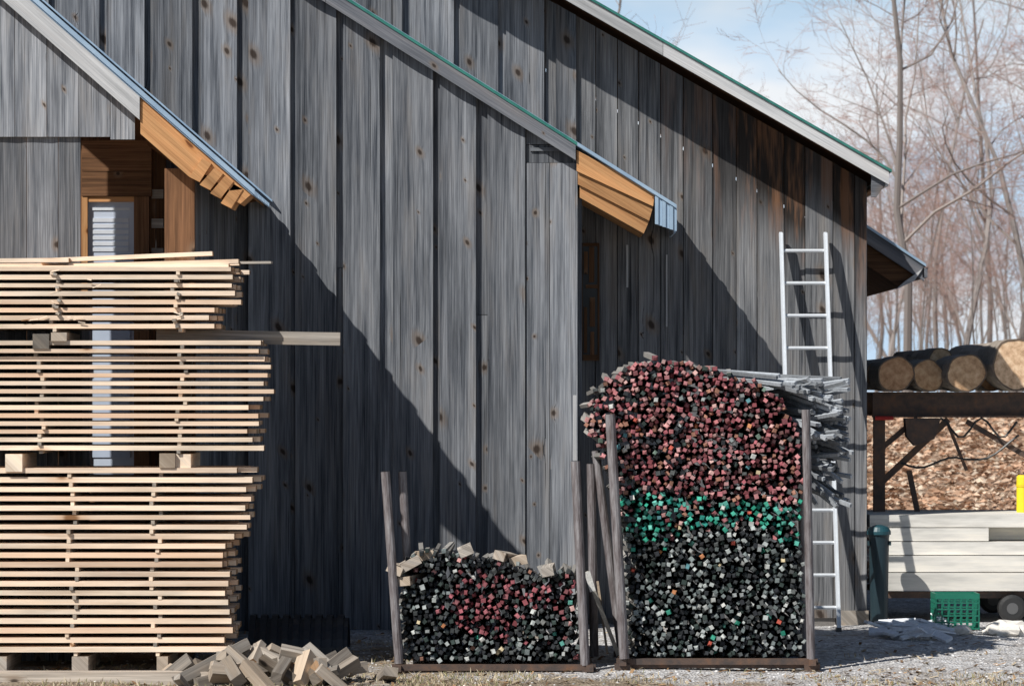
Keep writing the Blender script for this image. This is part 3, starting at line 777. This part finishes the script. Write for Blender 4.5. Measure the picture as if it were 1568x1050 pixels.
def blade(x,y,h,col,lean=.5):
    z=gz(x,y); a=R.uniform(0,6.28); w=.004; dx,dy=math.cos(a)*h*lean*R.random(),math.sin(a)*h*lean*R.random()
    gr.face([(x-w,y,z-.01),(x+w,y,z-.01),(x+dx*.5+w*.7,y+dy*.5,z+h*.6),(x+dx*.5-w*.7,y+dy*.5,z+h*.6)],col,'leaf')
    gr.face([(x+dx*.5-w*.7,y+dy*.5,z+h*.6),(x+dx*.5+w*.7,y+dy*.5,z+h*.6),(x+dx,y+dy,z+h)],col,'leaf')
for i in range(9000):
    y=R.uniform(-4.6,-3.2) if R.random()<.75 else R.uniform(-3.2,.2)
    x=R.uniform(-4,4.4)
    if noise.noise(Vector((x*1.2,y*1.6,9)))+(.25 if x<.5 else -.05)+(-.2 if y>-3 else .1)<R.uniform(0,.4): continue
    b=R.uniform(.7,1.3); blade(x,y,R.uniform(.015,.05),R.choice([(.46*b,.38*b,.25*b),(.36*b,.28*b,.18*b),(.55*b,.48*b,.35*b),(.22*b,.22*b,.10*b)]),1.6)
for i in range(1300):
    y=R.uniform(-4.4,-2.8) if R.random()<.7 else R.uniform(-2.8,0); x=R.uniform(-4,3) if R.random()<.7 else R.uniform(3,4.5); z=gz(x,y)+.008
    rot=Matrix.Rotation(R.uniform(0,3.14),3,'Z')@Matrix.Rotation(R.uniform(-.4,.4),3,'Y'); l=R.uniform(.015,.06); w=R.uniform(.004,.015); b=R.uniform(.5,1.2)
    gr.face([Vector((x,y,z))+rot@Vector(v) for v in ((-l,-w,0),(l,-w,0),(l,w,.004),(-l,w,.004))],R.choice([(.4*b,.25*b,.13*b),(.6*b,.5*b,.36*b),(.25*b,.15*b,.08*b)]),'leaf')
gr.obj('dry_grass')
lf=MB()
for i in range(9000):
    y=R.uniform(8,34); x=X(R.uniform(1280,1700),y); z=gz(x,y)+.02; b=R.uniform(.7,1.3); s=R.uniform(.04,.10)
    rot=Matrix.Rotation(R.uniform(0,6),3,'Z')@Matrix.Rotation(R.uniform(-.9,.9),3,'X')
    lf.face([Vector((x,y,z))+rot@Vector(v) for v in ((-s,-s*.4,0),(0,-s*.6,.02),(s,0,0),(0,s*.6,.02))],R.choice([(.52*b,.34*b,.23*b),(.6*b,.43*b,.31*b),(.38*b,.23*b,.15*b),(.66*b,.54*b,.42*b)]),'leaf')
lf.obj('fallen_leaves')
# ---------------------------------------------------------------- trees
def maketree(seed,Ht,r0,nb,spread=.9,k3=4,k2=5):
    T=random.Random(seed); m=MB()
    def grow(p,d,L,r,lev):
        n=(8,6,4,3,2)[lev]; pts=[p]; rad=[r]; dirs=[d]
        for i in range(n):
            j=(.13,.22,.28,.3,.25)[lev]
            d=(d+Vector((T.gauss(0,j),T.gauss(0,j),T.gauss(0,j)*.6+(.07 if lev else .05)))).normalized()
            p=p+d*(L/n); pts.append(p); dirs.append(d)
            rad.append(max(r*(1-(i+1)/n*(.75 if lev<2 else .85)),.0028))
        b=T.uniform(.7,1.15)
        c=[(.30*b,.27*b,.255*b),(.30*b,.265*b,.245*b),(.35*b,.28*b,.25*b),(.42*b,.29*b,.255*b),(.44*b,.29*b,.25*b)][lev]
        m.tube(pts,rad,c,'twig',(7,5,4,3,3)[lev],False)
        if lev>=4: return
        k=(nb,6,k2,k3)[lev]
        for q in range(k):
            t=T.uniform(.3 if lev==0 else .12,1.0); f=t*n; i=min(int(f),n-1)
            pp=pts[i].lerp(pts[i+1],f-i); dd=dirs[i+1]
            rv=Vector((T.gauss(0,1),T.gauss(0,1),T.gauss(0,.6))); rv-=dd*rv.dot(dd); rv.normalize()
            nd=(dd*T.uniform(.5,1.0)+rv*spread*T.uniform(.6,1.1)).normalized()
            rr=rad[i]*(.45 if lev<2 else .55)
            grow(pp,nd,L*(.5,.5,.5,.55)[lev]*T.uniform(.6,1.15)*(1.15-.5*t if lev==0 else 1),max(rr,.004),lev+1)
    grow(Vector((0,0,-.3)),Vector((T.gauss(0,.05),T.gauss(0,.05),1)).normalized(),Ht,r0,0)
    return m.mesh('bare_tree_%d'%seed)
tm=[maketree(11,12,.10,8,.85),maketree(22,13,.125,9,.95),maketree(33,10,.075,7,.7),maketree(44,9,.06,8,.8),maketree(55,12,.09,7,.9)]
def puttree(mesh,x,y,s,name='bare_tree',par=None):
    o=bpy.data.objects.new(name,mesh); bpy.context.collection.objects.link(o)
    o.location=(x,y,gz(x,y)); o.rotation_euler=(R.uniform(-.05,.05),R.uniform(-.05,.05),R.uniform(0,6.28)); o.scale=(s,s,s*R.uniform(.9,1.1))
    if par: o.parent=par
for px,y,k,s in ((1395,34,0,.9),(1480,40,2,1.0),(1545,38,4,.9),(1240,42,1,.95),(1610,42,1,.9)):
    puttree(tm[k],X(px,y),y,s)
dt=empty('distant_trees')
for px,y,k,s in ((1360,55,2,.8),(1420,62,3,.9),(1450,50,4,.75),(1510,58,0,.8),(1560,66,2,.9),(1340,70,0,.7),(1530,75,4,.75),(1200,70,2,.7),(1120,78,3,.8),(1620,60,0,.9),(1390,85,1,.65),(1480,90,1,.65),(1580,90,2,.8),(1445,75,0,.65),(1375,64,3,.75),(1500,66,3,.8),(1550,80,3,.8),(1410,100,4,.7),(1520,105,1,.65),(1350,95,4,.7)):
    puttree(tm[k],X(px,y),y,s,'tree',dt)
for i in range(34):
    y=R.uniform(36,75); px=R.uniform(1310,1650); puttree(tm[R.choice((2,3))],X(px,y),y,R.uniform(.3,.5),'sapling',dt)
for i in range(20):
    y=R.uniform(40,80); x=R.uniform(-30,-4) if i%2 else R.uniform(16,40); puttree(R.choice(tm),x,y,R.uniform(.8,1.1),'tree',dt)
# ---------------------------------------------------------------- light, sky, camera
w=bpy.data.worlds.new('World'); bpy.context.scene.world=w; w.use_nodes=True; nt=w.node_tree
N=nt.nodes; Lk=nt.links
sky=N.new('ShaderNodeTexSky'); sky.sky_type='NISHITA'; sky.sun_disc=False
sky.sun_elevation=math.radians(44.7); sky.sun_rotation=math.radians(225); sky.air_density=1.0; sky.dust_density=.3; sky.ozone_density=2.0
tcw=N.new('ShaderNodeTexCoord'); sx=N.new('ShaderNodeSeparateXYZ'); Lk.new(tcw.outputs['Generated'],sx.inputs[0])
mr=N.new('ShaderNodeMapRange'); mr.interpolation_type='SMOOTHSTEP'; Lk.new(sx.outputs[2],mr.inputs[0])
mr.inputs[1].default_value=.08; mr.inputs[2].default_value=.15; mr.inputs[3].default_value=.92; mr.inputs[4].default_value=0
mp=N.new('ShaderNodeMapping'); mp.inputs['Scale'].default_value=(14,14,34); Lk.new(tcw.outputs['Generated'],mp.inputs[0])
nn=N.new('ShaderNodeTexNoise'); nn.inputs['Scale'].default_value=1; nn.inputs['Detail'].default_value=4; Lk.new(mp.outputs[0],nn.inputs['Vector'])
cr_=N.new('ShaderNodeValToRGB'); Lk.new(nn.outputs['Fac'],cr_.inputs[0])
cr_.color_ramp.elements[0].position=.40; cr_.color_ramp.elements[0].color=(.58,.77,.98,1)
cr_.color_ramp.elements[1].position=.62; cr_.color_ramp.elements[1].color=(.93,.96,1,1)
vm=N.new('ShaderNodeVectorMath'); vm.operation='SCALE'; vm.inputs['Scale'].default_value=20.0; Lk.new(cr_.outputs[0],vm.inputs[0])
mx=N.new('ShaderNodeMix'); mx.data_type='RGBA'; Lk.new(mr.outputs[0],mx.inputs[0]); Lk.new(sky.outputs[0],mx.inputs[6]); Lk.new(vm.outputs[0],mx.inputs[7])
Lk.new(mx.outputs[2],N['Background'].inputs[0]); N['Background'].inputs[1].default_value=.05
sl=bpy.data.lights.new('sun','SUN'); sl.energy=5; sl.angle=math.radians(.5); sl.color=(1,.96,.90)
so=bpy.data.objects.new('sun',sl); bpy.context.collection.objects.link(so)
so.rotation_euler=Vector((1,1,-1.4)).to_track_quat('-Z','Y').to_euler(); so.location=(-10,-20,20)
cam=bpy.data.cameras.new('camera'); co=bpy.data.objects.new('camera',cam); bpy.context.collection.objects.link(co)
co.location=(0,-D,H); co.rotation_euler=(math.pi/2,0,0); cam.sensor_width=36; cam.lens=F/1568*36; cam.shift_y=75/1568; cam.clip_end=5000; cam.clip_start=.5
cam.dof.use_dof=True; cam.dof.focus_distance=34.0; cam.dof.aperture_fstop=4.5
sc_=bpy.context.scene; sc_.camera=co
sc_.view_settings.view_transform='Standard'; sc_.view_settings.look='None'; sc_.view_settings.exposure=0
